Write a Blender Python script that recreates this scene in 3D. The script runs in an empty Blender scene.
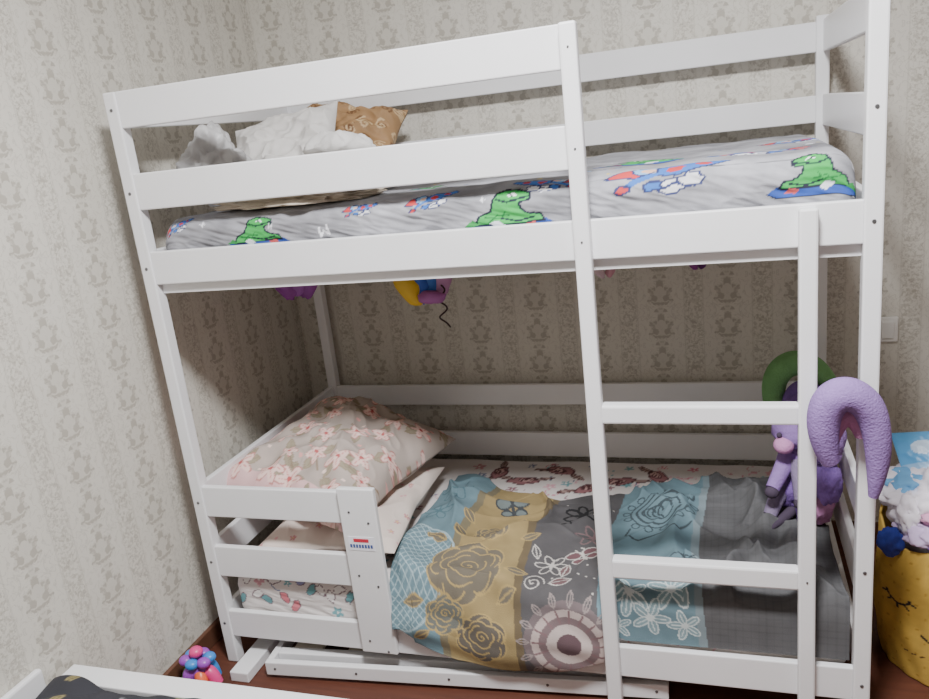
import bpy, bmesh, numpy as np, math, random
from mathutils import Matrix, Vector, noise
random.seed(4); rng=np.random.RandomState(4)
COL=bpy.context.scene.collection
H=1.648; pw=.036; L=1.7374; W=.8719; MX=1.135; X2=1.582
# ---------------------------------------------------------------- materials
def lin(c):
    c=[v/255. for v in c]
    return tuple(v/12.92 if v<=.04045 else ((v+.055)/1.055)**2.4 for v in c)
def nodes(m):
    m.use_nodes=True; nt=m.node_tree; return nt,nt.nodes,nt.links,nt.nodes['Principled BSDF']
def mat(name,rgb,rough=.5,var=.06,scale=12,bump=.0,bscale=80,metal=0,trans=0):
    m=bpy.data.materials.new(name); nt,N,K,b=nodes(m)
    tc=N.new('ShaderNodeTexCoord'); nz=N.new('ShaderNodeTexNoise'); nz.inputs['Scale'].default_value=scale; nz.inputs['Detail'].default_value=4
    K.new(tc.outputs['Object'],nz.inputs['Vector'])
    r=N.new('ShaderNodeValToRGB'); c=lin(rgb)
    r.color_ramp.elements[0].color=tuple(v*(1-var) for v in c)+(1,); r.color_ramp.elements[1].color=tuple(min(1,v*(1+var)) for v in c)+(1,)
    r.color_ramp.elements[0].position=.3; r.color_ramp.elements[1].position=.7
    K.new(nz.outputs['Fac'],r.inputs['Fac']); K.new(r.outputs['Color'],b.inputs['Base Color'])
    b.inputs['Roughness'].default_value=rough; b.inputs['Metallic'].default_value=metal
    if bump:
        n2=N.new('ShaderNodeTexNoise'); n2.inputs['Scale'].default_value=bscale; K.new(tc.outputs['Object'],n2.inputs['Vector'])
        bp=N.new('ShaderNodeBump'); bp.inputs['Strength'].default_value=bump; bp.inputs['Distance'].default_value=.004
        K.new(n2.outputs['Fac'],bp.inputs['Height']); K.new(bp.outputs['Normal'],b.inputs['Normal'])
    return m
def matcol(name,rough=.9,mott=.12,mscale=9,bump=.25,bscale=350):
    m=bpy.data.materials.new(name); nt,N,K,b=nodes(m)
    at=N.new('ShaderNodeAttribute'); at.attribute_name='paint'
    tc=N.new('ShaderNodeTexCoord'); nz=N.new('ShaderNodeTexNoise'); nz.inputs['Scale'].default_value=mscale; nz.inputs['Detail'].default_value=6
    K.new(tc.outputs['Object'],nz.inputs['Vector'])
    mr=N.new('ShaderNodeMapRange'); mr.inputs['From Min'].default_value=.3; mr.inputs['From Max'].default_value=.7
    mr.inputs['To Min'].default_value=1-mott; mr.inputs['To Max'].default_value=1+mott
    K.new(nz.outputs['Fac'],mr.inputs['Value'])
    vm=N.new('ShaderNodeVectorMath'); vm.operation='SCALE'; K.new(at.outputs['Color'],vm.inputs[0]); K.new(mr.outputs['Result'],vm.inputs['Scale'])
    K.new(vm.outputs['Vector'],b.inputs['Base Color']); b.inputs['Roughness'].default_value=rough
    n2=N.new('ShaderNodeTexNoise'); n2.inputs['Scale'].default_value=bscale; K.new(tc.outputs['Object'],n2.inputs['Vector'])
    bp=N.new('ShaderNodeBump'); bp.inputs['Strength'].default_value=bump; bp.inputs['Distance'].default_value=.002
    K.new(n2.outputs['Fac'],bp.inputs['Height']); K.new(bp.outputs['Normal'],b.inputs['Normal'])
    return m
WOOD=mat('white_painted_wood',(236,236,238),.32,.02,6,.05,40)
SCREW=mat('screw_metal',(120,120,122),.35,.1,50,metal=.8)

def wallpaper(name,axis):
    m=bpy.data.materials.new(name); nt,N,K,b=nodes(m)
    tc=N.new('ShaderNodeTexCoord'); sp=N.new('ShaderNodeSeparateXYZ'); K.new(tc.outputs['Object'],sp.inputs[0])
    u=sp.outputs[axis]; v=sp.outputs['Z']
    def M(op,a,bv=None,c=None):
        n=N.new('ShaderNodeMath'); n.operation=op
        for i,x in enumerate((a,bv,c)):
            if x is None: continue
            if isinstance(x,(int,float)): n.inputs[i].default_value=x
            else: K.new(x,n.inputs[i])
        return n.outputs[0]
    def noise_(vec,scale,det=2,dist=0):
        n=N.new('ShaderNodeTexNoise'); n.inputs['Scale'].default_value=scale; n.inputs['Detail'].default_value=det; n.inputs['Distortion'].default_value=dist
        K.new(vec,n.inputs['Vector']); return n.outputs['Fac']
    def comb(x,y,z=0.0):
        n=N.new('ShaderNodeCombineXYZ')
        K.new(x,n.inputs[0]); K.new(y,n.inputs[1]); n.inputs[2].default_value=z; return n.outputs[0]
    Pd=.212; Q=.115
    pu=M('PINGPONG',M('ADD',u,10.0),Pd/2)
    vm_=M('FLOORED_MODULO',v,Q)
    sm=lambda x,a,b_: M('SMOOTH_MIN',M('MAXIMUM',M('DIVIDE',M('SUBTRACT',x,a),b_-a),0.0),1.0,0.05)
    vec=comb(pu,vm_,2.7)
    nA=noise_(vec,48,3,.9)
    blob=sm(nA,.46,.53)
    ph=M('MULTIPLY',vm_,2*math.pi/Q)
    wid=M('ADD',M('ADD',.025,M('MULTIPLY',-.014,M('COSINE',ph))),M('MULTIPLY',.007,M('COSINE',M('MULTIPLY',ph,3.0))))
    wid=M('ADD',wid,M('MULTIPLY',M('SUBTRACT',noise_(vec,70,1,0),.5),.034))
    inside=sm(M('SUBTRACT',wid,pu),-.0015,.0015)
    med=M('MULTIPLY',inside,M('ADD',.24,M('MULTIPLY',blob,.76)))
    pv2=M('PINGPONG',v,Q)
    nB=noise_(comb(pu,pv2,4.1),30,2,1.2)
    ln=sm(M('ABSOLUTE',M('SUBTRACT',nB,.5)),.03,.012)
    out=M('MULTIPLY',M('SUBTRACT',1.0,inside),M('MULTIPLY',ln,.42))
    fc=noise_(tc.outputs['Object'],130,4,.5)
    ck=M('MULTIPLY',sm(pu,Pd/2-.030,Pd/2-.024),M('MULTIPLY',sm(fc,.48,.57),.65))
    edge=M('MULTIPLY',sm(M('ABSOLUTE',M('SUBTRACT',pu,Pd/2-.030)),.003,.0012),.30)
    tot=M('MINIMUM',M('ADD',M('ADD',med,out),M('ADD',ck,edge)),1.0)
    mx=N.new('ShaderNodeMix'); mx.data_type='RGBA'
    K.new(M('MULTIPLY',tot,.66),mx.inputs['Factor'])
    mx.inputs['A'].default_value=lin((214,210,200))+(1,); mx.inputs['B'].default_value=lin((156,149,137))+(1,)
    K.new(mx.outputs['Result'],b.inputs['Base Color']); b.inputs['Roughness'].default_value=.6
    bp=N.new('ShaderNodeBump'); bp.inputs['Strength'].default_value=.25; bp.inputs['Distance'].default_value=.002
    K.new(tot,bp.inputs['Height']); K.new(bp.outputs['Normal'],b.inputs['Normal'])
    return m

# ---------------------------------------------------------------- mesh helpers
def link(o,parent=None):
    COL.objects.link(o)
    if parent: o.parent=parent
    return o
def empty(name,loc=(0,0,0)):
    e=bpy.data.objects.new(name,None); e.empty_display_size=.1; COL.objects.link(e); return e
def boxes(name,lst,m,parent=None,bev=.003,seg=2):
    bm=bmesh.new()
    for a,b in lst:
        vs=[bm.verts.new((x,y,z)) for x in(a[0],b[0]) for y in(a[1],b[1]) for z in(a[2],b[2])]
        for f in((0,1,3,2),(4,6,7,5),(0,4,5,1),(2,3,7,6),(0,2,6,4),(1,5,7,3)): bm.faces.new([vs[i] for i in f])
    bmesh.ops.recalc_face_normals(bm,faces=bm.faces)
    me=bpy.data.meshes.new(name); bm.to_mesh(me); bm.free(); me.materials.append(m)
    o=link(bpy.data.objects.new(name,me),parent)
    if bev:
        md=o.modifiers.new('bevel','BEVEL'); md.width=bev; md.segments=seg; md.limit_method='ANGLE'
    return o
def box(name,a,b,m,parent=None,bev=.003): return boxes(name,[(a,b)],m,parent,bev)
def shade(me):
    me.polygons.foreach_set('use_smooth',[True]*len(me.polygons))
def grid_obj(name,XYZ,m,colors=None,parent=None,solid=0,close_u=False,close_v=False):
    nu,nv=XYZ.shape[:2]; me=bpy.data.meshes.new(name)
    idx=np.arange(nu*nv).reshape(nu,nv)
    iu=np.arange(nu if close_u else nu-1); iv=np.arange(nv if close_v else nv-1)
    A=idx[np.ix_(iu,iv)];B=idx[np.ix_((iu+1)%nu,iv)];C_=idx[np.ix_((iu+1)%nu,(iv+1)%nv)];D=idx[np.ix_(iu,(iv+1)%nv)]
    F=np.stack([A,B,C_,D],-1).reshape(-1,4)
    me.from_pydata([],[],[]) 
    me.vertices.add(nu*nv); me.vertices.foreach_set('co',XYZ.reshape(-1).astype(np.float32))
    me.loops.add(F.size); me.loops.foreach_set('vertex_index',F.reshape(-1).astype(np.int32))
    me.polygons.add(len(F)); me.polygons.foreach_set('loop_start',np.arange(0,F.size,4,dtype=np.int32))
    try: me.polygons.foreach_set('loop_total',np.full(len(F),4,dtype=np.int32))
    except Exception: pass
    me.update(calc_edges=True); me.validate()
    if colors is not None:
        at=me.color_attributes.new('paint','FLOAT_COLOR','POINT')
        c=np.ones((nu*nv,4),np.float32); c[:,:3]=colors.reshape(-1,3); at.data.foreach_set('color',c.reshape(-1))
    shade(me); me.materials.append(m)
    o=link(bpy.data.objects.new(name,me),parent)
    if solid:
        md=o.modifiers.new('solid','SOLIDIFY'); md.thickness=solid; md.offset=0
    return o
def fb(x,y,s=1.,seed=0,oct=3):
    r=np.random.RandomState(seed); out=np.zeros_like(x); amp=1; tot=0
    for o in range(oct):
        for k in range(5):
            a=r.uniform(0,2*math.pi); f=s*(2**o)*r.uniform(.6,1.4); ph=r.uniform(0,6.28)
            out+=amp*np.sin((x*math.cos(a)+y*math.sin(a))*f*6.28+ph+1.3*np.sin(y*f*2.1+ph*2)+1.1*np.sin(x*f*1.7-ph))
        tot+=amp*2.3; amp*=.5
    return out/tot
class Cv:
    def __init__(s,U,V,base):
        s.U=U;s.V=V;s.c=np.empty(U.shape+(3,)); s.c[...]=lin(base)
    def at(s,x,y,sc=1,rot=0,fx=1,sy=1):
        n=Cv.__new__(Cv); c_,s_=math.cos(rot),math.sin(rot); a=s.U-x;b=s.V-y
        n.U=fx*(a*c_+b*s_)/sc; n.V=(-a*s_+b*c_)/(sc*sy); n.c=s.c; return n
    def put(s,m,col,al=1):
        col=np.array(lin(col)); s.c[m]=s.c[m]*(1-al)+col*al
    def ell(s,x,y,rx,ry,col,rot=0,al=1):
        c_,s_=math.cos(rot),math.sin(rot);a=s.U-x;b=s.V-y
        s.put(((a*c_+b*s_)/rx)**2+((-a*s_+b*c_)/ry)**2<1,col,al)
    def poly(s,pts,col,al=1):
        m=np.zeros(s.U.shape,bool);n=len(pts)
        for i in range(n):
            x1,y1=pts[i];x2,y2=pts[(i+1)%n]
            if y1==y2: continue
            cnd=((s.V>y1)!=(s.V>y2))
            m^=cnd&(s.U<(x2-x1)*(s.V-y1)/(y2-y1)+x1)
        s.put(m,col,al)
    def stroke(s,pts,w,col,closed=False,al=1):
        pts=np.array(pts,float);bb=(s.U>pts[:,0].min()-w)&(s.U<pts[:,0].max()+w)&(s.V>pts[:,1].min()-w)&(s.V<pts[:,1].max()+w)
        ii=np.nonzero(bb)
        if len(ii[0])==0:return
        u=s.U[ii];v=s.V[ii];d=np.full(u.shape,9e9);n=len(pts)
        for i in range(n if closed else n-1):
            p=pts[i];q=pts[(i+1)%n];e=q-p;l=e@e+1e-12
            t=np.clip(((u-p[0])*e[0]+(v-p[1])*e[1])/l,0,1)
            d=np.minimum(d,(u-p[0]-t*e[0])**2+(v-p[1]-t*e[1])**2)
        m=d<(w/2)**2; s.c[tuple(k[m] for k in ii)]=s.c[tuple(k[m] for k in ii)]*(1-al)+np.array(lin(col))*al
    def arc(s,x,y,r,a0,a1,w,col,n=14,ry=None):
        ry=ry or r
        s.stroke([(x+r*math.cos(a0+(a1-a0)*i/n),y+ry*math.sin(a0+(a1-a0)*i/n)) for i in range(n+1)],w,col)
def flower(c,x,y,r,pet,cen,n=5,rot=0,line=None):
    for k in range(n):
        a=rot+k*2*math.pi/n
        c.ell(x+r*.55*math.cos(a),y+r*.55*math.sin(a),r*.52,r*.28,pet,a)
        if line: c.stroke([(x,y),(x+r*.8*math.cos(a),y+r*.8*math.sin(a))],r*.07,line)
    c.ell(x,y,r*.2,r*.2,cen)
def oflower(c,x,y,r,col,n=6,w=.004,rot=0):
    for k in range(n):
        a=rot+k*2*math.pi/n
        pts=[]
        for i in range(13):
            t=i/12*2*math.pi; ex=.5*r*math.cos(t)+.55*r; ey=.24*r*math.sin(t)
            pts.append((x+ex*math.cos(a)-ey*math.sin(a),y+ex*math.sin(a)+ey*math.cos(a)))
        c.stroke(pts,w,col)
    c.arc(x,y,r*.14,0,6.3,w,col)
def spiral(c,x,y,r,turn,w,col,a0=0,k=1):
    n=int(14*turn); c.stroke([(x+r*(1-i/n)*math.cos(a0+k*i/n*turn*6.283),y+r*(1-i/n)*math.sin(a0+k*i/n*turn*6.283)) for i in range(n+1)],w,col)
def rose(c,x,y,r,fill,col,w=.005):
    pts=[]
    for i in range(60):
        t=i/60*6.283; q=r*(.9+.14*abs(math.sin(3*t))); pts.append((x+q*math.cos(t),y+q*.92*math.sin(t)))
    c.poly(pts,fill)
    c.stroke(pts,w,col,True)
    for ring,(rr,n,dx,dy) in enumerate(((.72,5,.06,.04),(.48,4,.02,.09))):
        pts=[]
        for i in range(44):
            t=i/44*5.2+ring*1.7; q=r*rr*(.84+.2*abs(math.sin(n*t/2+ring))); pts.append((x+dx*r+q*math.cos(t),y+dy*r+q*.9*math.sin(t)))
        c.stroke(pts,w,col)
    for k in range(6):
        a=k*1.047+.3; c.arc(x+r*.62*math.cos(a),y+r*.56*math.sin(a),r*.30,a-1.1,a+1.3,w,col)
    spiral(c,x+.03*r,y+.08*r,r*.27,1.5,w,col)
def leaf(c,x,y,l,rot,col,w=.004,fill=None):
    p=c.at(x,y,1,rot)
    pts=[(l*i/10,.22*l*math.sin(math.pi*i/10)) for i in range(11)]+[(l*i/10,-.22*l*math.sin(math.pi*i/10)) for i in range(10,-1,-1)]
    if fill: p.poly(pts,fill)
    p.stroke(pts,w,col); p.stroke([(0,0),(l*.85,0)],w,col)
def tube(name,pts,rad,m,parent=None,res=8,caps=True):
    cu=bpy.data.curves.new(name,'CURVE'); cu.dimensions='3D'; cu.bevel_depth=1; cu.bevel_resolution=res; cu.use_fill_caps=True
    sp=cu.splines.new('NURBS'); sp.points.add(len(pts)-1); sp.use_endpoint_u=True; sp.order_u=4 if len(pts)>3 else 3; sp.resolution_u=10
    for i,p in enumerate(pts):
        sp.points[i].co=(*p,1); sp.points[i].radius=rad[i] if isinstance(rad,(list,tuple)) else rad
    o=link(bpy.data.objects.new(name,cu),parent); cu.materials.append(m)
    dg=bpy.context.evaluated_depsgraph_get(); me=bpy.data.meshes.new_from_object(o.evaluated_get(dg)); bpy.data.objects.remove(o)
    me.name=name; shade(me); return link(bpy.data.objects.new(name,me),parent)
def blob(name,loc,sc,m,parent=None,amp=.0,fs=3,seed=0,rot=(0,0,0),flat=None,sub=4,ridge=0):
    bm=bmesh.new(); bmesh.ops.create_icosphere(bm,subdivisions=sub,radius=1)
    R=Matrix.Rotation(rot[2],3,'Z')@Matrix.Rotation(rot[1],3,'Y')@Matrix.Rotation(rot[0],3,'X')
    for v in bm.verts:
        n=v.co.normalized(); q=n*fs+Vector((seed*7.1,seed*3.3,seed))
        d=1+amp*(noise.noise(q)+.5*(1-abs(noise.noise(q*2.3))*2)*.8+.25*noise.noise(q*5))
        if ridge: d-=ridge*abs(noise.noise(q*1.7+Vector((3,1,8))))**.7+ridge*.6*abs(noise.noise(q*3.6))**.8
        c=Vector((n.x*sc[0],n.y*sc[1],n.z*sc[2]))*d
        c=R@c+Vector(loc)
        if flat is not None and c.z<flat: c.z=flat+.02*(c.z-flat)
        v.co=c
    me=bpy.data.meshes.new(name); bm.to_mesh(me); bm.free(); shade(me); me.materials.append(m)
    return link(bpy.data.objects.new(name,me),parent)
def pillow(name,w,d,h,M4,m,paint,wr=.012,seed=1,n=150,parent=None,bot=.8,base=(255,255,255)):
    g=np.linspace(-1,1,n); U,V=np.meshgrid(g,g,indexing='ij')
    def sheet(sg):
        k=np.clip((1-np.abs(U)**3.2)*(1-np.abs(V)**3.2),0,1)**.55
        x=U*w/2*(1-.09*(1-np.abs(V))**1*np.abs(U)**3); y=V*d/2*(1-.09*(1-np.abs(U))*np.abs(V)**3)
        z=sg*h/2*k
        wv=fb(U,V,.75,seed,3)*wr*(k**.5)+ wr*.8*np.sin(9*np.arctan2(V,U)+3*U)*(np.hypot(U,V)**2)*k-wr*.9*np.abs(fb(U,V,1.3,seed+7,2))**.6*k
        return np.stack([x,y,z+wv],-1)
    for s_,nm in((1,name),(-1,'underside')):
        X=sheet(s_)
        if s_<0: X[...,2]*=bot; X=X[::-1]
        P=(np.array(M4.to_3x3())@X.reshape(-1,3).T).T+np.array(M4.translation)
        cv=Cv(U*w/2,V*d/2,base); paint(cv)
        cc=cv.c if s_>0 else cv.c[::-1]
        o=grid_obj(nm,P.reshape(n,n,3),m,cc,parent)
        parent=parent or o; 
    return parent

# ---------------------------------------------------------------- room
XL=-.12; YB=.935; XR=3.1; YF=-2.7; ZC=2.6
WPX=wallpaper('wallpaper_damask_back','X'); WPY=wallpaper('wallpaper_damask_side','Y')
PLAIN=mat('painted_wall_taupe',(150,143,134),.7,.03)
box('wall_back',(XL-.1,YB,0),(XR+.1,YB+.1,ZC),WPX,bev=0)
box('wall_left',(XL-.1,YF,0),(XL,YB,ZC),WPY,bev=0)
box('wall_right',(XR,YF,0),(XR+.1,YB,ZC),PLAIN,bev=0)
box('wall_front',(XL-.1,YF-.1,0),(XR+.1,YF,ZC),PLAIN,bev=0)
box('ceiling',(XL-.1,YF-.1,ZC),(XR+.1,YB+.1,ZC+.1),mat('ceiling_white',(240,241,242),.8,.02),bev=0)
fm=bpy.data.materials.new('red_brown_floor'); nt,N,K,b=nodes(fm)
tc=N.new('ShaderNodeTexCoord'); mp=N.new('ShaderNodeMapping'); mp.inputs['Scale'].default_value=(1.2,14,1); K.new(tc.outputs['Object'],mp.inputs[0])
nz=N.new('ShaderNodeTexNoise'); nz.inputs['Scale'].default_value=5; nz.inputs['Detail'].default_value=6; K.new(mp.outputs[0],nz.inputs['Vector'])
r=N.new('ShaderNodeValToRGB'); r.color_ramp.elements[0].color=lin((72,38,28))+(1,); r.color_ramp.elements[1].color=lin((104,60,44))+(1,)
K.new(nz.outputs['Fac'],r.inputs['Fac']); K.new(r.outputs['Color'],b.inputs['Base Color']); b.inputs['Roughness'].default_value=.55
box('floor',(XL-.1,YF-.1,-.1),(XR+.1,YB+.1,0),fm,bev=0)
BB=mat('baseboard_brown',(100,66,50),.5)
box('baseboard_back',(XL,YB-.015,0),(XR,YB,.06),BB); box('baseboard_left',(XL,YF,0),(XL+.015,YB-.016,.06),BB)

# ---------------------------------------------------------------- bunk bed
bed=empty('bunk_bed')
t=.018
posts=[((X,Y,0),(X+pw,Y+.036,H)) for X in(-.013,L-pw) for Y in(0,W)]
posts[3]=((L-pw,W-.0,0),(L,W+.036,H+.01))
boxes('corner_posts',posts,WOOD,bed,.004)
e=.0005
fr=[('top_guard_rail',.0225,MX+.005,1.559,1.648),('middle_guard_rail',.0225,MX+.005,1.356,1.448),('upper_side_rail',.0225,L-pw+e,1.161,1.248),
    ('lower_guard_rail_top',.0225,.53,.4852,.5786),('lower_guard_rail_middle',.0225,.53,.2927,.3904),('lower_side_rail',.0225,L-pw+e,.0898,.177)]
for n_,xa,xb,za,zb in fr: box(n_,(xa,.004,za),(xb,.004+t,zb),WOOD,bed)
for n_,za,zb in(('back_rail_1',1.561,1.642),('back_rail_2',1.368,1.4435),('back_rail_3',1.161,1.248),('back_rail_4',.499,.5747),('back_rail_5',.301,.392),('back_rail_6',.0898,.177)):
    box(n_,(.0225,W,za),(L-pw+e,W+t,zb),WOOD,bed)
for s_,xa in(('left',-.01),('right',L-t)):
    for i,(za,zb) in enumerate(((1.561,1.648),(1.36,1.446),(1.161,1.248),(.492,.5747),(.297,.392),(.0898,.177))):
        box('%s_end_rail_%d'%(s_,i+1),(xa,.0355,za),(xa+t,W+.0005,zb),WOOD,bed)
box('guard_end_board',(.457,-.014,.097),(.563,.0035,.597),WOOD,bed)
box('ladder_post_1',(MX,-.026,.0),(MX+pw,.0035,1.648),WOOD,bed,.005)
box('ladder_post_2',(X2,-.026,.0),(X2+pw,.0035,1.242),WOOD,bed,.005)
for i,(za,zb) in enumerate(((.787,.831),(.389,.438))): box('ladder_rung_%d'%(i+1),(MX+pw-.002,-.024,za),(X2+.002,.010,zb),WOOD,bed,.005)
boxes('slats',[((.06+i*.125,.03,z),(.06+i*.125+.07,W-.002,z+.014)) for i in range(13) for z in(1.165,.145)],mat('slat_pine',(205,180,140),.6),bed,.001)
boxes('slat_ledgers',[((.024,.0225,z),(L-pw,.045,z+.03)) for z in(1.134,.114)]+[((.024,W-.03,z),(L-pw,W-.0005,z+.03)) for z in(1.134,.114)],WOOD,bed,.001)
bm=bmesh.new()
def disc(x,y,z,r=.0045):
    bmesh.ops.create_cone(bm,cap_ends=True,segments=12,radius1=r,radius2=r*.8,depth=.002,matrix=Matrix.Translation((x,y,z))@Matrix.Rotation(math.pi/2,4,'X'))
for z in(1.605,1.40,1.205,.53,.34,.135): disc(.005,-.0008,z)
for z in(1.205,.135,1.42,.43): disc(L-.018,-.0008,z)
for z in(.53,.34,.135): disc(.485,-.0148,z,.0035); disc(.537,-.0148,z-.03,.0035)
for z in(1.60,1.40,1.205): disc(MX+.018,-.0268,z,.0025)
for z in(.81,.413): disc(X2+.018,-.0268,z,.0025)
me=bpy.data.meshes.new('screws'); bm.to_mesh(me); bm.free(); me.materials.append(SCREW); link(bpy.data.objects.new('screws',me),bed)
SB=mat('sticker_blue',(70,90,150),.5)
box('sticker_paper',(.470,-.0152,.418),(.545,-.0143,.458),mat('sticker_white',(240,240,248),.5),bed,0)
box('sticker_stripe',(.486,-.0158,.443),(.530,-.0153,.453),mat('sticker_red',(200,50,70),.5),bed,0)
boxes('sticker_text',[((.474+i*.0085,-.0158,.426),(.474+i*.0085+.006,-.0153,.436)) for i in range(8)],SB,bed,0)
dr=empty('trundle_drawer')
boxes('drawer_frame',[((0,0,.012),(1.13,.02,.055)),((0,.0205,.012),(.02,.62,.055)),((1.11,.0205,.012),(1.13,.62,.055)),((0,.6205,.012),(1.13,.64,.055)),((.021,.045,.028),(1.109,.075,.055))],WOOD,dr)
boxes('drawer_slats',[((.06+i*.17,.0755,.044),(.06+i*.17+.09,.62,.054)) for i in range(6)],mat('drawer_pine',(205,195,180),.6),dr,.001)
boxes('drawer_feet',[((x,y,0),(x+.04,y+.04,.0115)) for x in(.02,1.07) for y in(.03,.56)],WOOD,dr)
bm=bmesh.new()
for x in(.03,.28,.55,.82,1.10): disc(x,-.0008,.035,.004)
me=bpy.data.meshes.new('drawer_screws'); bm.to_mesh(me); bm.free(); me.materials.append(SCREW); link(bpy.data.objects.new('drawer_screws',me),dr)
dr.location=(.155,-.052,0); dr.rotation_euler=(0,0,math.radians(4.2))
boxes('wooden_plank',[((.05,-.080,0),(.110,.30,.032))],WOOD)

# ---------------------------------------------------------------- upper mattress
def mattress(name,x0,x1,y0,y1,z0,z1,rad,nu,paint,m,bulge=.015,wr=.004,seed=3,nside=46,ntop=90,tilt=0):
    q=[]
    for i in range(nside): q.append((y0,z0+(z1-rad-z0)*i/nside))
    for i in range(24): a=i/24*math.pi/2; q.append((y0+rad-rad*math.cos(a),z1-rad+rad*math.sin(a)))
    for i in range(ntop): q.append((y0+rad+(y1-y0-2*rad)*i/ntop,z1))
    for i in range(12): a=i/12*math.pi/2; q.append((y1-rad+rad*math.sin(a),z1-rad+rad*math.cos(a)))
    for i in range(8): q.append((y1,z1-rad-(z1-rad-z0)*i/7))
    q=np.array(q); s=np.concatenate([[0],np.cumsum(np.hypot(*np.diff(q,axis=0).T))])
    xs=np.linspace(0,1,nu)
    X=x0+(x1-x0)*xs; U,S=np.meshgrid(X,s,indexing='ij')
    cy=(y0+y1)/2; cz=z0
    dx=np.minimum(X-x0,x1-X); er=.05
    f=np.where(dx<er,np.sqrt(np.clip(1-((er-dx)/er)**2,0,1)),1.)
    Y=q[None,:,1-1]*np.ones_like(U); Z=q[None,:,1]*np.ones_like(U)
    f2=(1-.06*(1-f))[:,None]
    Y=cy+(Y-cy)*f2; Z=cz+(Z-cz)*(1-.35*(1-f))[:,None]
    k=np.clip(np.sin(np.pi*(Y-y0)/(y1-y0)),0,1)**.5
    hz=((q[:,1]-z0)/(z1-z0))[None,:]
    Z=Z+bulge*k*f[:,None]*hz+tilt*(U-(x0+x1)/2)/(x1-x0)*hz
    Z=Z+wr*fb(U,S,3.,seed,3)*hz
    Y=Y+np.where(S<.15,np.abs(wr*1.1*fb(U+S*2,S*2.5,5.,seed+1,3)),0)
    cv=Cv(U,S,(150,150,156)); paint(cv)
    root=grid_obj(name,np.stack([U,Y,Z],-1),m,cv.c)
    for j,(ii) in enumerate((0,-1)):
        ring=np.stack([U[ii],Y[ii],Z[ii]],-1)
        k=np.linspace(0,1,6)[:,None,None]; G=ring[None]*(1-k)+k*(np.stack([U[ii],np.full(len(s),cy),np.full(len(s),z0+.02)],-1))[None]
        cc=np.broadcast_to(cv.c[ii][None],G.shape).copy()
        grid_obj('end_%d'%j,G if j else G[::-1],m,cc,root)
    return root,s
def dino(c,x,y,sc,fx=1,rot=0):
    p=c.at(x,y,sc,rot,fx,.85); K_=(30,35,50)
    p.poly([(-1.1,-.35),(-.85,-.5),(.9,-.5),(1.15,-.38),(.9,-.2),(-.9,-.2)],(45,78,160))
    body=[(-.85,-.28),(-.75,-.02),(-.45,.12),(-.38,.45),(-.28,.62),(-.05,.72),(.25,.68),(.5,.55),(.52,.36),(.25,.3),(.3,.12),(.45,.0),(.75,-.06),(.85,-.25)]
    p.poly(body,(55,165,78)); p.stroke(body,.055,K_,True)
    p.stroke([(-.3,.45),(-.05,.36),(.2,.4),(.5,.45)],.06,K_); p.poly([(-.1,.52),(.12,.62),(.2,.5)],(235,240,240)); p.stroke([(.0,.6),(.1,.52)],.05,K_)
    p.stroke([(-.6,-.05),(-.2,-.1),(-.1,.1)],.04,(20,110,50)); p.stroke([(-.2,-.1),(.2,-.2),(.6,-.12)],.05,K_); p.stroke([(-.5,-.2),(-.3,.0),(0,-.02)],.04,(20,110,50))
    p.poly([(-.5,-.22),(-.3,-.14),(-.1,-.3),(-.3,-.4)],(215,218,225)); p.poly([(.35,-.3),(.6,-.24),(.7,-.38),(.45,-.42)],(190,80,80)); p.stroke([(-1.1,-.35),(-.85,-.52),(.9,-.52),(1.15,-.38)],.04,K_)
    p.poly([(-1.15,-.3),(-.9,-.1),(-.75,-.28)],(45,140,68))
def lump(p,x,y,rx,ry,col,seed,ol=None,w=.045):
    r=np.random.RandomState(seed); pts=[]
    for i in range(14):
        a=i/14*6.283; k=r.uniform(.72,1.15); pts.append((x+rx*k*math.cos(a),y+ry*k*math.sin(a)))
    p.poly(pts,col)
    if ol: p.stroke(pts,w,ol,True)
def hero(c,x,y,sc,fx=1,rot=0,sy=.62,sd=1):
    # flying red / blue cartoon figure above a white puff
    p=c.at(x,y,sc,rot,fx,sy); K_=(50,58,105); B=(60,112,192); R=(196,62,62); Wt=(228,229,234); S_=(125,170,212)
    p.poly([(-1.05,.1),(-.7,.5),(-.3,.55),(-.1,.25),(-.5,.0)],R); p.stroke([(-1.05,.1),(-.7,.5),(-.3,.55),(-.1,.25),(-.5,.0)],.045,K_,True)
    lump(p,-.35,.3,.24,.26,S_,sd+1,K_); lump(p,-.28,.26,.13,.14,(215,175,155),sd+2)
    p.poly([(-.15,.3),(.25,.45),(.65,.3),(.95,.45),(1.05,.25),(.7,.05),(.2,-.1),(-.15,.0)],B); p.stroke([(-.15,.3),(.25,.45),(.65,.3),(.95,.45),(1.05,.25),(.7,.05),(.2,-.1),(-.15,.0)],.045,K_,True)
    lump(p,.15,.15,.16,.14,R,sd+4); lump(p,.62,.2,.14,.10,R,sd+5)
    p.stroke([(-.2,.05),(-.55,-.1),(-.7,-.25)],.14,B); lump(p,-.75,-.28,.14,.11,R,sd+6,K_)
    lump(p,.05,-.35,.30,.20,Wt,sd+8,K_); lump(p,.38,-.28,.22,.18,Wt,sd+9,K_); p.stroke([(-.05,-.38),(.1,-.28),(.25,-.4)],.06,K_)
    lump(p,-.25,-.28,.18,.13,B,sd+10,K_)
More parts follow.
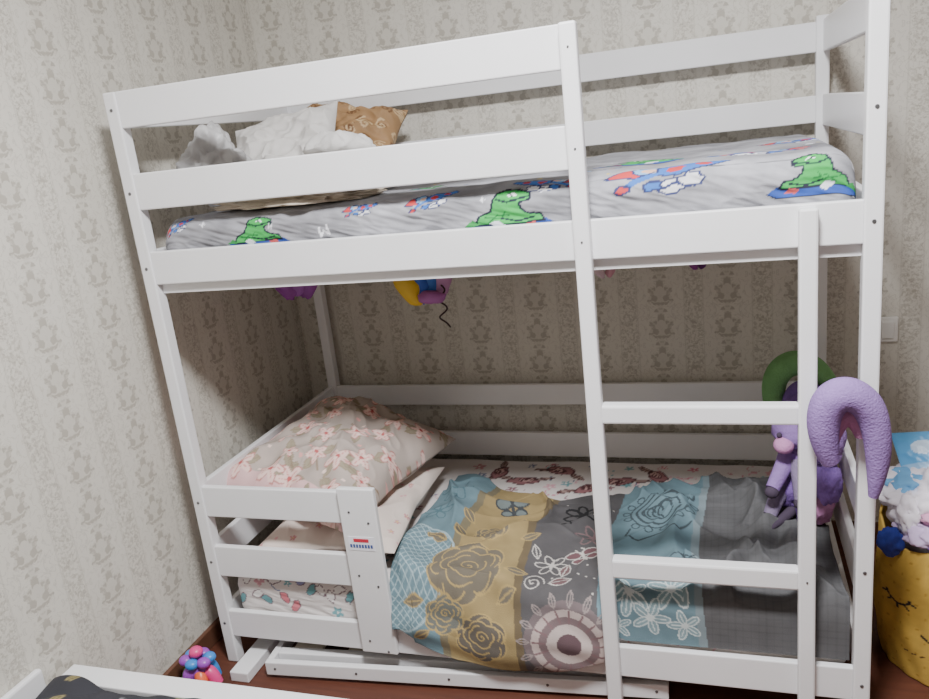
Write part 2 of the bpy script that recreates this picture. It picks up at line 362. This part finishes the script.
def paint_up(c):
    U,V=c.U,c.V
    nz=fb(U,V,3.5,11,4); c.c*=(1+.28*nz)[...,None]
    nz=fb(U*.4,V*1.2,14,12,3); c.c*=(1+.10*nz)[...,None]
    nz=fb(U,V,12,17,3); c.c*=(1+.10*nz)[...,None]
    for x,s,sc,fx in((.335,.092,.080,1),(.985,.088,.095,1),(1.615,.108,.078,-1),(.72,.30,.09,1),(1.25,.40,.1,-1)): dino(c,x,s,sc,fx)
    for i,(x,s,sc,fx,r) in enumerate(((.10,.13,.045,1,.3),(.62,.125,.045,1,.1),(.80,.135,.065,1,.2),(1.07,.155,.075,-1,.0),(1.33,.142,.125,1,.05),(1.52,.28,.11,-1,.1),(1.16,.29,.06,1,0),(.5,.25,.08,1,0),(1.0,.5,.1,1,0),(1.62,.5,.1,1,0))): hero(c,x,s,sc,fx,r,.62,i*13)
    for k in range(30):
        x=rng.uniform(.1,1.68);s=rng.uniform(.07,.6); p=c.at(x,s,rng.uniform(.007,.012),rng.uniform(0,3))
        p.poly([(-1,-.2),(.2,1),(0,.2),(1,.3),(-.3,-1),(0,-.2)],random.choice([(225,225,232),(215,190,80),(60,80,130)]))
    for x,s in((.52,.085),(1.70,.15)): 
        p=c.at(x,s,.016,.2); p.stroke([(-.7,.8),(-.7,-.6),(0,.2),(.7,-.6),(.7,.8)],.35,(230,230,236))
MUP=matcol('cartoon_dinosaur_sheet',.85,.12,8)
um,_=mattress('upper_mattress',.042,1.694,.028,.862,1.182,1.330,.045,620,paint_up,MUP,bulge=.006,wr=.006,tilt=.022)

# ---------------------------------------------------------------- lower mattress
def paint_lo(c):
    c.c[...]=lin((222,216,214)); 
    for k in range(360):
        x=rng.uniform(.05,1.7);s=rng.uniform(0,.9); r_=rng.uniform(.010,.024)
        col=random.choice([(205,120,140),(120,170,178),(150,110,120),(220,170,182),(110,120,150),(200,150,158)])
        if rng.rand()<.5: flower(c,x,s,r_,col,(240,235,230),5,rng.uniform(0,3))
        else: c.arc(x,s,r_,rng.uniform(0,3),rng.uniform(3,6),.004,col)
    for i,(x,s) in enumerate(((.78,.76),(1.0,.72),(.68,.82),(1.22,.82),(.90,.84),(1.1,.78))):
        p=c.at(x,s,.06,i*.7,1,.7); lump(p,0,0,.9,.7,(160,112,116),i,(95,55,65),.1); lump(p,.2,.1,.5,.4,(205,170,165),i+5,(95,60,65),.1); spiral(p,.1,.1,.3,1.5,.1,(90,50,55)); leaf(p,.6,.1,1.2,.4,(90,60,60),.08,(165,140,135)); leaf(p,-.6,.2,1.2,2.6,(90,60,60),.08,(165,140,135))
    for i in range(16):
        p=c.at(.06+i*.03,rng.uniform(.03,.12),.022,rng.uniform(0,3)); lump(p,0,0,1,.6,random.choice([(205,120,130),(110,165,172),(235,232,230),(150,150,190)]),i,(120,100,110),.12)
MLO=matcol('patterned_bed_sheet',.85,.06,10)
lm,_=mattress('lower_mattress',.042,1.694,.028,.862,.165,.298,.035,420,paint_lo,MLO,bulge=.004,wr=.003,seed=8)

# ---------------------------------------------------------------- blanket on lower bunk
nu,nv=430,370
xs=np.linspace(.548,1.690,nu); ts=np.linspace(0,1,nv)
Xg,T=np.meshgrid(xs,ts,indexing='ij')
ss=lambda x,a,b:(lambda q:q*q*(3-2*q))(np.clip((x-a)/(b-a),0,1))
yb=np.interp(xs,[.55,.66,.80,.93,1.12,1.35,1.5,1.70],[.66,.63,.56,.53,.58,.65,.69,.72])+.010*np.sin(xs*32)
zh=np.interp(xs,[.555,.62,.75,.90,1.0,1.13,1.16,1.7],[.20,.145,.105,.092,.10,.14,.182,.182])
over=1-ss(xs,1.125,1.15)
PX=np.empty((nu,nv,3)); SV=np.empty((nu,nv))
for i in range(nu):
    o=over[i]
    y1=.022
    path=[(yb[i]+.0,.309)]
    path+= [(yb[i]*(1-k)+(y1+.05)*k,.312) for k in(.25,.5,.75,1)]
    path+=[(y1+.02,.306),(y1+.001,.286)]
    if o>.02:
        yo=y1+(-.008-.022)*o
        path+=[(y1*(.5)+yo*.5,.24),(yo-.010,.185),(yo-.008,.15 if zh[i]<.15 else zh[i]+.003)]
        if zh[i]<.147: path+=[(yo-.006,zh[i])]
    else: path+=[(y1+.0015,.24),(y1+.0018,zh[i])]
    path=np.array(path); 
    d=np.concatenate([[0],np.cumsum(np.hypot(*np.diff(path,axis=0).T))]); tot=d[-1]
    s=np.linspace(0,tot,nv)
    yy=np.interp(s,d,path[:,0]); zz=np.interp(s,d,path[:,1])
    ker=np.ones(13)/13
    yy=np.convolve(np.pad(yy,6,'edge'),ker,'valid'); zz=np.convolve(np.pad(zz,6,'edge'),ker,'valid')
    PX[i,:,0]=xs[i]; PX[i,:,1]=yy; PX[i,:,2]=zz
    SV[i]=s-np.interp(.286,zz[::-1],s[::-1])
Yg=PX[...,1]; topm=ss(PX[...,2],.27,.305)
fold=fb(Xg,Yg,1.6,21,3)*.014
wx=Xg+.05*fb(Xg,Yg,1.2,71,2); wy=Yg+.05*fb(Xg,Yg,1.3,72,2)
rid=(1-np.abs(fb(wx*1.0+wy*.5,wy*.5-wx*.2,2.1,23,1)))**5
rid2=(1-np.abs(fb(wx*1.1-wy*.4,wy*.8,3.2,29,1)))**6
fold+=.026*rid+.017*rid2*(.5+1.0*(Xg>1.33))
for (x0_,y0_,ang,wd,am) in((1.02,.35,1.2,.030,.030),(.66,.45,1.9,.06,.035),(.9,.15,1.4,.035,.026),(1.30,.3,1.65,.03,.018),(1.52,.4,1.5,.03,.038),(1.60,.18,1.9,.03,.036),(.62,.2,1.7,.05,.030),(1.45,.55,.5,.025,.030),(.8,.45,.2,.025,.028),(1.46,.20,1.2,.025,.028),(1.63,.45,1.3,.025,.034)):
    dd=(wx-x0_)*math.sin(ang)-(wy-y0_)*math.cos(ang); al=(Xg-x0_)*math.cos(ang)+(Yg-y0_)*math.sin(ang)
    fold+=am*np.exp(-(dd/wd)**2)*np.exp(-(al/.22)**2)
PX[...,2]+=topm*np.clip(fold+.004,0,.1)
fr_=1-topm
PX[...,1]-=fr_*over[:,None]*(.010+.016*fb(Xg,SV,3.5,31,2)).clip(0,.05)
PX[...,0]+=.006*fb(Yg,Xg,2,5,2)+ (.012*np.sin(SV*9))*(xs<.62)[:,None]
cv=Cv(Xg,-SV,(85,84,86))
TEAL=(104,130,140); GOLD=(152,133,92); DG=(86,84,86); LT=(160,182,188); WH=(200,195,190)
Uw=Xg+.012*np.sin(cv.V*7)
cv.put(Uw<.715,TEAL); cv.put((Uw>=.715)&(Uw<.915),GOLD); cv.put((Uw>=.915)&(Uw<1.12),DG); cv.put((Uw>=1.12)&(Uw<1.375),TEAL); cv.put(Uw>=1.375,(92,92,94))
cv.put((Uw>1.355)&(Uw<1.375),(125,140,146))
cv.put((Uw>.70)&(Uw<.722),(120,112,90)); cv.put((Uw>=.905)&(Uw<.925),(105,92,70))
m=(Uw<.70)&(cv.V<.28)
lat=np.minimum(np.abs(((Xg+cv.V)/.024)%1-.5),np.abs(((Xg-cv.V)/.024)%1-.5))
cv.put(m&(((Xg-.58)/.14)**2+((cv.V-.06)/.17)**2<1)&(lat<.08),LT)
cv.arc(.58,.06,.14,-2,2,.006,LT,20,.17)
oflower(cv,.62,.45,.06,(80,110,120),6,.004); oflower(cv,.60,.32,.045,(80,110,120),6,.004)
def bfly(c,x,y,s_,col,w=.004,rot=0,fill=None):
    p=c.at(x,y,1,rot)
    for f in(-1,1):
        for (ex,ey,a,b_) in((.5,.35,.5,.33),(.42,-.3,.36,.26)):
            if fill: p.ell(f*ex*s_,ey*s_,a*s_,b_*s_,fill)
            p.arc(f*ex*s_,ey*s_,a*s_,0,6.3,w,col,16,b_*s_)
        p.stroke([(0,.2*s_),(f*.25*s_,.8*s_)],w,col)
    p.stroke([(0,-.5*s_),(0,.4*s_)],w*2,col)
bfly(cv,.81,.40,.050,(62,66,70),.005,.3,(110,120,120))
GL=(172,149,98); FD=(110,103,90)
rose(cv,.76,.07,.105,FD,GL,.004); rose(cv,.79,.235,.055,FD,GL,.0035)
rose(cv,.82,-.11,.070,(98,92,84),GL,.004); rose(cv,.72,-.06,.055,(104,106,100),GL,.0035)
for a,b_,r_,l in((.83,.30,1.2,.07),(.88,.20,.5,.06),(.67,.17,2.6,.07),(.87,.06,.2,.06),(.72,.28,2.3,.06),(.66,-.02,3.3,.07),(.68,-.10,3.6,.06),(.72,.19,2.2,.07),(.86,-.02,.6,.06)): leaf(cv,a,b_,l,r_,GL,.0035,FD)
oflower(cv,1.02,.40,.06,(34,34,36),7,.008); spiral(cv,.97,.30,.03,2,.006,(34,34,36)); oflower(cv,1.07,.27,.05,(125,102,104),6,.005)
mx_,my_=1.05,-.105
for R_,colr in((.115,(112,100,102)),(.095,(180,164,160)),(.075,(115,98,100)),(.055,(182,168,164)),(.03,(90,70,75))): cv.ell(mx_,my_,R_,R_*.95,colr)
for k in range(16):
    a=k/16*6.283; cv.stroke([(mx_+.06*math.cos(a),my_+.057*math.sin(a)),(mx_+.092*math.cos(a),my_+.087*math.sin(a))],.005,(120,95,98)); leaf(cv,mx_+.10*math.cos(a),my_+.095*math.sin(a),.035,a,(150,138,136),.003)
oflower(cv,.985,.12,.045,WH,6,.0035); bfly(cv,1.06,.17,.045,WH,.0035,.5,(110,80,85)); spiral(cv,.95,.04,.03,2,.0035,WH)
leaf(cv,.99,.04,.06,.4,WH,.003,(110,85,88)); leaf(cv,1.02,.07,.06,1.4,WH,.003,(110,85,88)); leaf(cv,.94,.14,.05,1.9,WH,.003)
for k in range(20): cv.ell(rng.uniform(.93,1.11),rng.uniform(.0,.5),.003,.003,WH)
for R_,w_ in((.085,.005),(.066,.008),(.044,.005)):
    cv.arc(1.245,.42,R_,0.6,6.0,w_,(62,74,80),26,R_*.95)
for k in range(4): cv.arc(1.215+.02*k,.415,.02+.004*k,0,4.2,.006,(62,74,80),12)
for k in range(14):
    a=k/14*6.283; cv.arc(1.245+.098*math.cos(a),.42+.094*math.sin(a),.012,0,6.3,.004,(62,74,80),8)
cv.stroke([(1.17,.33),(1.16,.29),(1.20,.27),(1.25,.30),(1.31,.28),(1.34,.33)],.006,(62,74,80))
for x,y,r_ in((1.20,.02,.05),(1.30,.045,.055),(1.25,-.03,.045),(1.33,-.045,.04),(1.17,-.06,.035)):
    flower(cv,x,y,r_,(130,155,162),(215,220,218),5,x*9,(200,212,214)); oflower(cv,x,y,r_,(205,214,214),5,.003,x*9)
cv.stroke([(1.16,.14),(1.22,.10),(1.30,.13),(1.36,.09)],.004,(60,70,76)); bfly(cv,1.33,.13,.035,(60,70,76),.003,.4)
q=np.abs((cv.V/.018)%1-.5); cv.c*=(1-.10*((q<.1)&(Uw>1.375)))[...,None]
q=np.abs((Xg/.018)%1-.5); cv.c*=(1-.10*((q<.1)&(Uw>1.375)))[...,None]
cv.c*=(1+.10*fb(Xg,cv.V,8,41,3))[...,None]
grid_obj('patchwork_blanket',PX,matcol('blanket_fabric',.95,.08,20,.5,500),cv.c,solid=.005)

# ---------------------------------------------------------------- pillows lower bunk
def floral(c):
    c.c[...]=lin((184,171,163)); c.put(c.U<-.20,(222,184,184)); c.put(c.V<-.25,(222,184,184))
    c.c*=(1+.08*fb(c.U,c.V,6,51,3))[...,None]
    r=np.random.RandomState(9); pts=[]
    tries=0
    while len(pts)<46 and tries<3000:
        tries+=1; x=r.uniform(-.34,.34);y=r.uniform(-.34,.34)
        if all((x-a)**2+(y-b_)**2>.066**2 for a,b_ in pts): pts.append((x,y))
    for x,y in pts:
        for k in range(2): leaf(c,x,y,.06,r.uniform(0,6.28),(150,136,116),.003,(160,150,130))
        c.stroke([(x,y),(x+r.uniform(-.05,.05),y+r.uniform(-.06,.06))],.004,(140,120,100))
    for x,y in pts:
        q=r.uniform(.024,.042); rot=r.uniform(0,3)
        flower(c,x,y,q*1.12,(190,130,125),(170,80,80),5,rot+.05); flower(c,x,y,q,(236,204,196),(190,95,95),5,rot,(215,145,140))
    for k in range(70): c.ell(r.uniform(-.33,.33),r.uniform(-.33,.33),.007,.005,random.choice([(226,165,160),(240,215,205)]))
PF=matcol('floral_pillowcase',.85,.05,6)
def dots(c):
    c.c[...]=lin((218,205,196))
    r=np.random.RandomState(5)
    for k in range(90):
        x,y=r.uniform(-.3,.3,2)
        flower(c,x,y,.010,(200,140,145),(225,215,130),5,r.uniform(0,3)) if k%2 else c.ell(x,y,.006,.005,(215,165,170))
M2=Matrix.Translation((.330,.320,.368))@Matrix.Rotation(math.radians(4),4,'Z')@Matrix.Rotation(math.radians(-1),4,'Y')
pillow('dotted_pillow',.43,.56,.115,M2,matcol('dotted_pillowcase',.85,.05,6),dots,.010,4)
M1=Matrix.Translation((.262,.385,.490))@Matrix.Rotation(math.radians(-12),4,'Z')@Matrix.Rotation(math.radians(9),4,'Y')@Matrix.Rotation(math.radians(3),4,'X')
pillow('floral_pillow',.50,.61,.27,M1,PF,floral,.022,2,bot=.35)

# ---------------------------------------------------------------- bedding on upper bunk
zt=1.338
GW=mat('white_pillow_cloth',(214,212,210),.8,.06,10,.3,60); GG=mat('silvery_cloth',(196,195,196),.4,.08,12,.3,60)
def plain(col,v=.05):
    def f(c): c.c[...]=lin(col); c.c*=(1+v*fb(c.U,c.V,8,3,3))[...,None]
    return f
MP=matcol('plain_pillowcase',.8,.04,6)
pillow('white_pillow',.34,.28,.11,Matrix.Translation((.220,.44,1.462))@Matrix.Rotation(math.radians(10),4,'Z')@Matrix.Rotation(math.radians(-9),4,'Y')@Matrix.Rotation(math.radians(46),4,'X'),MP,plain((212,209,206)),.016,6,120)
blob('crumpled_grey_cover',(.118,.22,1.435),(.085,.095,.10),GG,None,.35,1.3,3,flat=zt,ridge=.25,sub=5)
def brown(c):
    c.c[...]=lin((156,122,84)); c.c*=(1+.1*fb(c.U,c.V,8,3,3))[...,None]
    r=np.random.RandomState(3)
    for k in range(60): spiral(c,r.uniform(-.2,.2),r.uniform(-.15,.15),r.uniform(.012,.024),1.6,.005,random.choice([(112,78,48),(200,172,132)]),r.uniform(0,6))
pillow('brown_patterned_cushion',.36,.26,.15,Matrix.Translation((.300,.69,1.478))@Matrix.Rotation(math.radians(2),4,'Z')@Matrix.Rotation(math.radians(6),4,'Y')@Matrix.Rotation(math.radians(40),4,'X'),matcol('brown_brocade',.7,.08,10),brown,.018,8,120)
blob('white_folded_cover',(.455,.31,1.395),(.15,.10,.090),GW,None,.28,1.2,5,flat=zt,ridge=.2,sub=5)
blob('beige_blanket',(.42,.110,1.342),(.22,.078,.026),mat('beige_cloth',(204,192,175),.85,.08,12,.4,60),None,.35,2.2,7,flat=1.331,ridge=.2,sub=5)

# ---------------------------------------------------------------- hanging decorations
def deco(name,x,y,z,cols,s_=.06):
    r=empty(name); 
    for i,cl in enumerate(cols):
        a=-1+2*i/max(1,len(cols)-1)
        blob('petal_%d'%i,(x+a*s_*.55,y+.01*i,z-.01*abs(a)),(s_*.42,s_*.22,s_*.75),mat(name+'_%d'%i,cl,.5,.1),r,.25,2,i+int(x*10),rot=(0,a*.5,0),sub=3)
    tube('string',[(x,y,z+s_*.4),(x,y+.002,z+.05),(x+.002,y,1.163)],.0012,mat(name+'_string',(220,220,220),.6),r,2)
    return r
deco('purple_paper_decoration',.11,.55,1.052,[(150,70,165),(160,90,180),(140,65,155)],.075)
d=deco('rainbow_paper_decoration',.55,.55,1.025,[(230,190,50),(50,95,200),(65,120,215),(200,145,195)],.085)
blob('pink_petal',(.585,.53,.98),(.045,.02,.020),mat('pink_violet_paper',(170,100,170),.5),d,.2,2,3,sub=3)
pts=[(.61+.018*math.sin(i*1.3),.55+.008*math.cos(i*1.3),1.01-.012*i) for i in range(12)]
tube('curled_ribbon',pts,.0028,mat('dark_ribbon',(60,40,45),.4),d,3)
deco('pink_paper_decoration',1.115,.55,1.04,[(215,190,200),(205,150,165)],.03)
deco('small_purple_decoration',1.372,.55,1.045,[(130,50,130),(100,40,110)],.024)

ol=empty('wall_outlet'); PL=mat('outlet_plastic',(228,226,222),.4)
box('plate',(1.885,YB-.012,.685),(1.945,YB-.0005,.765),PL,ol,.004)
box('rocker',(1.897,YB-.018,.698),(1.933,YB-.0125,.752),PL,ol,.003)

# ---------------------------------------------------------------- plush toys
LAV=mat('lavender_plush',(146,116,178),.95,.1,30,.6,200); LV2=mat('violet_plush',(122,92,162),.95,.1,30,.6,200); GRN=mat('green_plush',(120,172,112),.95,.1,30,.6,200)
PNK=mat('pink_plush',(196,138,184),.95,.1,30,.6,200); DK=mat('dark_plush',(72,60,78),.9,.1,30); GR2=mat('grey_violet_plush',(134,120,150),.95,.1,30,.6,200)
np_=empty('purple_neck_pillow')
tube('arch',[(1.640,-.058,.72),(1.628,-.062,.76),(1.618,-.064,.835),(1.655,-.066,.882),(1.705,-.064,.860),(1.728,-.062,.79),(1.730,-.060,.71),(1.722,-.058,.645)],[.018,.028,.034,.037,.032,.027,.023,.010],LAV,np_)
tube('inner_band',[(1.640,-.034,.76),(1.655,-.032,.835),(1.692,-.032,.830),(1.704,-.034,.77)],[.020,.026,.026,.016],PNK,np_)
gp=empty('green_neck_pillow')
tube('arch',[(1.575,.64,.56),(1.560,.64,.65),(1.595,.64,.715),(1.66,.65,.715),(1.71,.66,.665),(1.735,.66,.60)],[.028,.034,.037,.036,.032,.024],GRN,gp)
tube('inner',[(1.61,.615,.58),(1.615,.610,.650),(1.655,.612,.665),(1.69,.62,.62)],[.022,.026,.026,.02],LV2,gp)
un=empty('unicorn_plush'); U0=(0.018,.03,.130)
pp=un
for k,(lc,sc,m_) in enumerate((((1.640,.53,.42),(.062,.075,.095),LV2),((1.660,.40,.395),(.046,.065,.055),PNK),((1.655,.53,.535),(.060,.070,.055),LAV),((1.668,.44,.640),(.046,.060,.050),LAV),((1.670,.34,.49),(.036,.055,.050),LAV),((1.670,.30,.625),(.040,.055,.045),PNK),((1.662,.20,.66),(.042,.055,.060),LAV),((1.664,.18,.56),(.034,.045,.055),LV2))):
    blob('plush_fold_%d'%k,lc,sc,m_,pp,.22,1.8,k+2,sub=4,ridge=.12)
def T(p): return tuple(a+b for a,b in zip(p,U0))
blob('body',T((1.61,.41,.365)),(.058,.070,.070),LAV,un,.15,2,1)
blob('lower_body',T((1.60,.41,.295)),(.060,.075,.065),LV2,un,.18,2,8)
blob('head',T((1.585,.37,.470)),(.052,.056,.044),LAV,un,.10,2,2,rot=(0,.3,.4))
blob('muzzle',T((1.560,.325,.450)),(.026,.032,.022),PNK,un)
for f in(-1,1):
    tube('ear_%d'%f,[T((1.585+f*.030,.38,.50)),T((1.585+f*.040,.375,.52)),T((1.585+f*.045,.37,.54))],[.014,.011,.002],LAV,un)
    blob('eye_%d'%f,T((1.575+f*.026,.324,.478)),(.007,.006,.008),DK,un,sub=2)
for k,(a,b_,c_) in enumerate((((1.575,.37,.40),(1.550,.33,.365),(1.530,.30,.335)),((1.60,.35,.39),(1.60,.31,.35),(1.60,.29,.31)),((1.565,.38,.32),(1.540,.34,.285),(1.525,.32,.250)),((1.61,.36,.29),(1.61,.32,.26),(1.61,.30,.235)))):
    tube('leg_%d'%k,[T(a),T(b_),T(c_)],[.026,.021,.018],(LAV,GR2,GR2,LV2)[k],un)
    blob('hoof_%d'%k,T((c_[0]-.002,c_[1]-.006,c_[2]-.006)),(.018,.017,.017),DK,un,sub=3)
tube('horn',[T((1.578,.345,.505)),T((1.572,.33,.53)),T((1.567,.32,.55))],[.010,.006,.001],PNK,un)
for i in range(6): blob('mane_%d'%i,T((1.600+.012*(i%2),.42+.010*i,.525-.035*i)),(.026,.022,.028),PNK if i%2 else LV2,un,.2,2,i,sub=3)
tube('tail',[T((1.60,.38,.25)),T((1.565,.33,.240)),T((1.54,.30,.235)),T((1.525,.28,.228))],[.014,.016,.012,.004],DK,un)

# ---------------------------------------------------------------- yellow basket with clothes
bx,by=1.985,.335
nu,nv=260,140
th=np.linspace(0,2*math.pi,nu,endpoint=False); hh=np.linspace(0,1,nv); TH,HH=np.meshgrid(th,hh,indexing='ij')
BH=.375
Rr=.160+.016*np.sin(np.pi*np.clip(HH*.95,0,1))**.7+.012*HH+.010*fb(TH*.5,HH,1,3,2)*HH+.004*fb(TH,HH*.8,1.4,9,2)
XYZ=np.stack([bx+Rr*np.cos(TH),by+Rr*np.sin(TH),.004+HH*BH+.018*np.sin(TH*3)*HH],-1)
ang=((TH-math.radians(250)+math.pi)%(2*math.pi)-math.pi)*.175
cv=Cv(ang,HH*BH,(200,164,76)); cv.c*=(1+.12*fb(TH,HH*3,2,6,3))[...,None]
for i in range(26):
    for j in range(10): cv.ell(-.5+i*.04+(j%2)*.02,.02+j*.036,.0035,.0035,(176,138,56))
for f in(-1,1):
    cx=f*.075-.035; cv.arc(cx,.24,.034,math.pi,2*math.pi,.006,(35,30,30),14,.02)
    for k in range(5):
        a=math.pi*(1.1+.2*k); cv.stroke([(cx+.034*math.cos(a),.24+.02*math.sin(a)),(cx+.052*math.cos(a),.24+.036*math.sin(a))],.005,(35,30,30))
cv.stroke([(-.05,.15),(-.03,.135),(-.01,.15)],.006,(35,30,30))
for k in range(8): cv.stroke([(-.09+.02*k,.085),(-.082+.02*k,.088)],.004,(90,60,30))
bk=grid_obj('yellow_fabric_basket',XYZ,matcol('basket_fabric',.9,.05,10),cv.c,solid=.006,close_u=True)
k=np.linspace(0,1,8)[None,:]; bot=np.stack([bx+.158*k*np.cos(th)[:,None],by+.158*k*np.sin(th)[:,None],.006+0*k*th[:,None]],-1)
grid_obj('bottom',bot,matcol('basket_base',.9),np.full(bot.shape,.4),bk,close_u=True)
cl=empty('pile_of_clothes')
WC=mat('white_cloth',(226,220,228),.85,.06,12,.3,60); LC=mat('lilac_cloth',(196,176,210),.85); BC=mat('sky_blue_cloth',(110,170,215),.8); PC=mat('pink_cloth',(214,160,190),.85)
blob('filling',(bx,by,.31),(.135,.135,.10),WC,cl,.12,1.5,1)
blob('white_shirt',(bx-.04,by-.0,.445),(.14,.12,.085),WC,cl,.35,1.3,2,ridge=.22,sub=5)
blob('lilac_shirt',(bx-.065,by-.08,.405),(.085,.070,.045),LC,cl,.35,1.4,3,sub=5,ridge=.2)
blob('pink_cloth',(bx-.05,by-.11,.445),(.055,.04,.025),PC,cl,.3,1.5,9,sub=4,ridge=.15)
blob('blue_shirt',(bx-.11,by+.03,.475),(.05,.07,.035),BC,cl,.4,1.5,12,sub=4,ridge=.2)
blob('white_sleeve',(bx-.125,by-.06,.435),(.035,.045,.050),WC,cl,.4,1.5,14,sub=4,ridge=.2)
blob('navy_cloth',(bx-.170,by-.085,.375),(.026,.024,.034),mat('navy_cloth',(45,60,150),.85),cl,.3,1.8,4,sub=4)
blob('purple_cloth',(bx-.02,by-.145,.385),(.07,.030,.028),mat('purple_cloth',(130,95,165),.85),cl,.4,1.8,6,sub=4,ridge=.2)
def bagp(c):
    c.c[...]=lin((228,232,238)); c.put(c.V>.0,(95,165,215)); c.put((c.V>-.03)&(c.V<.01),(150,190,225)); c.ell(-.05,.05,.03,.02,(200,220,240)); c.stroke([(-.1,-.08),(-.02,-.05),(.06,-.09)],.01,(200,90,110))
pillow('blue_packet',.24,.20,.04,Matrix.Translation((bx-.015,by+.05,.520))@Matrix.Rotation(math.radians(-8),4,'Z')@Matrix.Rotation(math.radians(-12),4,'Y')@Matrix.Rotation(math.radians(50),4,'X'),matcol('packet_plastic',.35,.04),bagp,.006,3,70,parent=cl)

# ---------------------------------------------------------------- floor toy
ty=empty('colourful_popper_toy'); tx,tyy=-.022,-.112
cs=[(230,70,140),(60,140,220),(240,190,50),(90,190,90),(160,80,190),(240,110,70)]
blob('hub',(tx,tyy,.055),(.035,.03,.04),mat('toy_hub',(150,80,190),.4),ty,sub=3)
for i in range(6):
    a=i*1.047; m_=mat('toy_%d'%i,cs[i],.35,.02)
    tube('arm_%d'%i,[(tx+.02*math.cos(a),tyy+.015*math.sin(a),.055),(tx+.04*math.cos(a),tyy+.030*math.sin(a),.06+.02*math.sin(i*2)),(tx+.050*math.cos(a),tyy+.034*math.sin(a),.018)],[.018,.017,.018],m_,ty)
    blob('bubble_%d'%i,(tx+.035*math.cos(a+.5),tyy+.026*math.sin(a+.5),.092),(.020,.018,.015),mat('toyb_%d'%i,cs[(i*3+1)%6],.35,.02),ty,sub=3)
blob('top_bubble',(tx,tyy,.115),(.02,.02,.016),bpy.data.materials['toy_0'],ty,sub=3)

# ---------------------------------------------------------------- neighbouring low bed in the foreground
nb=empty('low_white_bed')
box('side_rail_far',(-.098,-.497,.20),(1.0,-.437,.314),WOOD,nb); box('headboard',(-.118,-1.30,0),(-.099,-.52,.365),WOOD,nb,.006)
box('side_rail_near',(-.098,-1.30,.20),(1.0,-1.265,.314),WOOD,nb); box('footboard',(1.0005,-1.30,.0),(1.02,-.437,.314),WOOD,nb)
box('head_legs',(-.098,-.496,0),(-.06,-.46,.1995),WOOD,nb)
box('base_panel',(-.098,-1.264,.20),(1.0,-.4975,.215),WOOD,nb,0)
box('mattress',(-.09,-1.255,.2155),(.99,-.505,.285),mat('grey_mattress',(150,150,155),.9),nb,.02)
n1,n2=200,140; gx=np.linspace(-.085,.72,n1); gy=np.linspace(-1.2,-.507,n2); GX,GY=np.meshgrid(gx,gy,indexing='ij')
z=.300+np.abs(fb(GX,GY,2.2,61,3))*.030; z+=.03*np.exp(-((GX+.02)/.08)**2-((GY+.55)/.08)**2)
cv=Cv(GX,GY,(50,50,56))
for k in range(90):
    x=rng.uniform(-.08,.7);y=rng.uniform(-1.2,-.49); random.choice([lambda:leaf(cv,x,y,.05,rng.uniform(0,6),(120,120,124),.003,(86,86,92)),lambda:oflower(cv,x,y,.025,(140,138,134),6,.003),lambda:leaf(cv,x,y,.04,rng.uniform(0,6),(150,138,96),.003,(104,96,62))])()
grid_obj('dark_patterned_blanket',np.stack([GX,GY,z],-1),matcol('dark_blanket_fabric',.9,.1),cv.c,solid=.006)

# ---------------------------------------------------------------- lights
def area(name,loc,size,e_,col,rot=(0,0,0),shape='DISK'):
    l=bpy.data.lights.new(name,'AREA'); l.shape=shape; l.size=size; l.energy=e_; l.color=col
    o=bpy.data.objects.new(name,l); o.location=loc; o.rotation_euler=rot; COL.objects.link(o); return o
lamp=empty('ceiling_lamp')
lm_=bpy.data.materials.new('lamp_glass'); nt,N,K,b=nodes(lm_); b.inputs['Emission Color'].default_value=(1,.98,.96,1); b.inputs['Emission Strength'].default_value=3; b.inputs['Base Color'].default_value=(.9,.9,.88,1)
blob('glass_dome',(1.3,-1.0,2.565),(.17,.17,.05),lm_,lamp,sub=3)
lo=area('ceiling_light',(1.3,-1.0,2.50),.40,104,(.985,.99,1.0)) 
w=bpy.data.worlds.new('world'); bpy.context.scene.world=w; w.use_nodes=True; w.node_tree.nodes['Background'].inputs[0].default_value=(.9,.9,.9,1); w.node_tree.nodes['Background'].inputs[1].default_value=.3

# ---------------------------------------------------------------- camera
y_,pi_,r_=.3303,-.2708,-.1155
fw0=Vector((-math.sin(y_),math.cos(y_),0)); rt0=Vector((math.cos(y_),math.sin(y_),0)); up=Vector((0,0,1))
fw=fw0*math.cos(pi_)+up*math.sin(pi_); up0=-fw0*math.sin(pi_)+up*math.cos(pi_)
rt=rt0*math.cos(r_)+up0*math.sin(r_); u2=-rt0*math.sin(r_)+up0*math.cos(r_)
C=(1.4407,-1.7134,1.4683)
cd=bpy.data.cameras.new('camera'); co=bpy.data.objects.new('camera',cd); COL.objects.link(co)
co.matrix_world=Matrix([[rt[i],u2[i],-fw[i],C[i]] for i in range(3)]+[[0,0,0,1]])
cd.sensor_width=36; cd.lens=795.39/929*36; cd.clip_start=.02; bpy.context.scene.camera=co
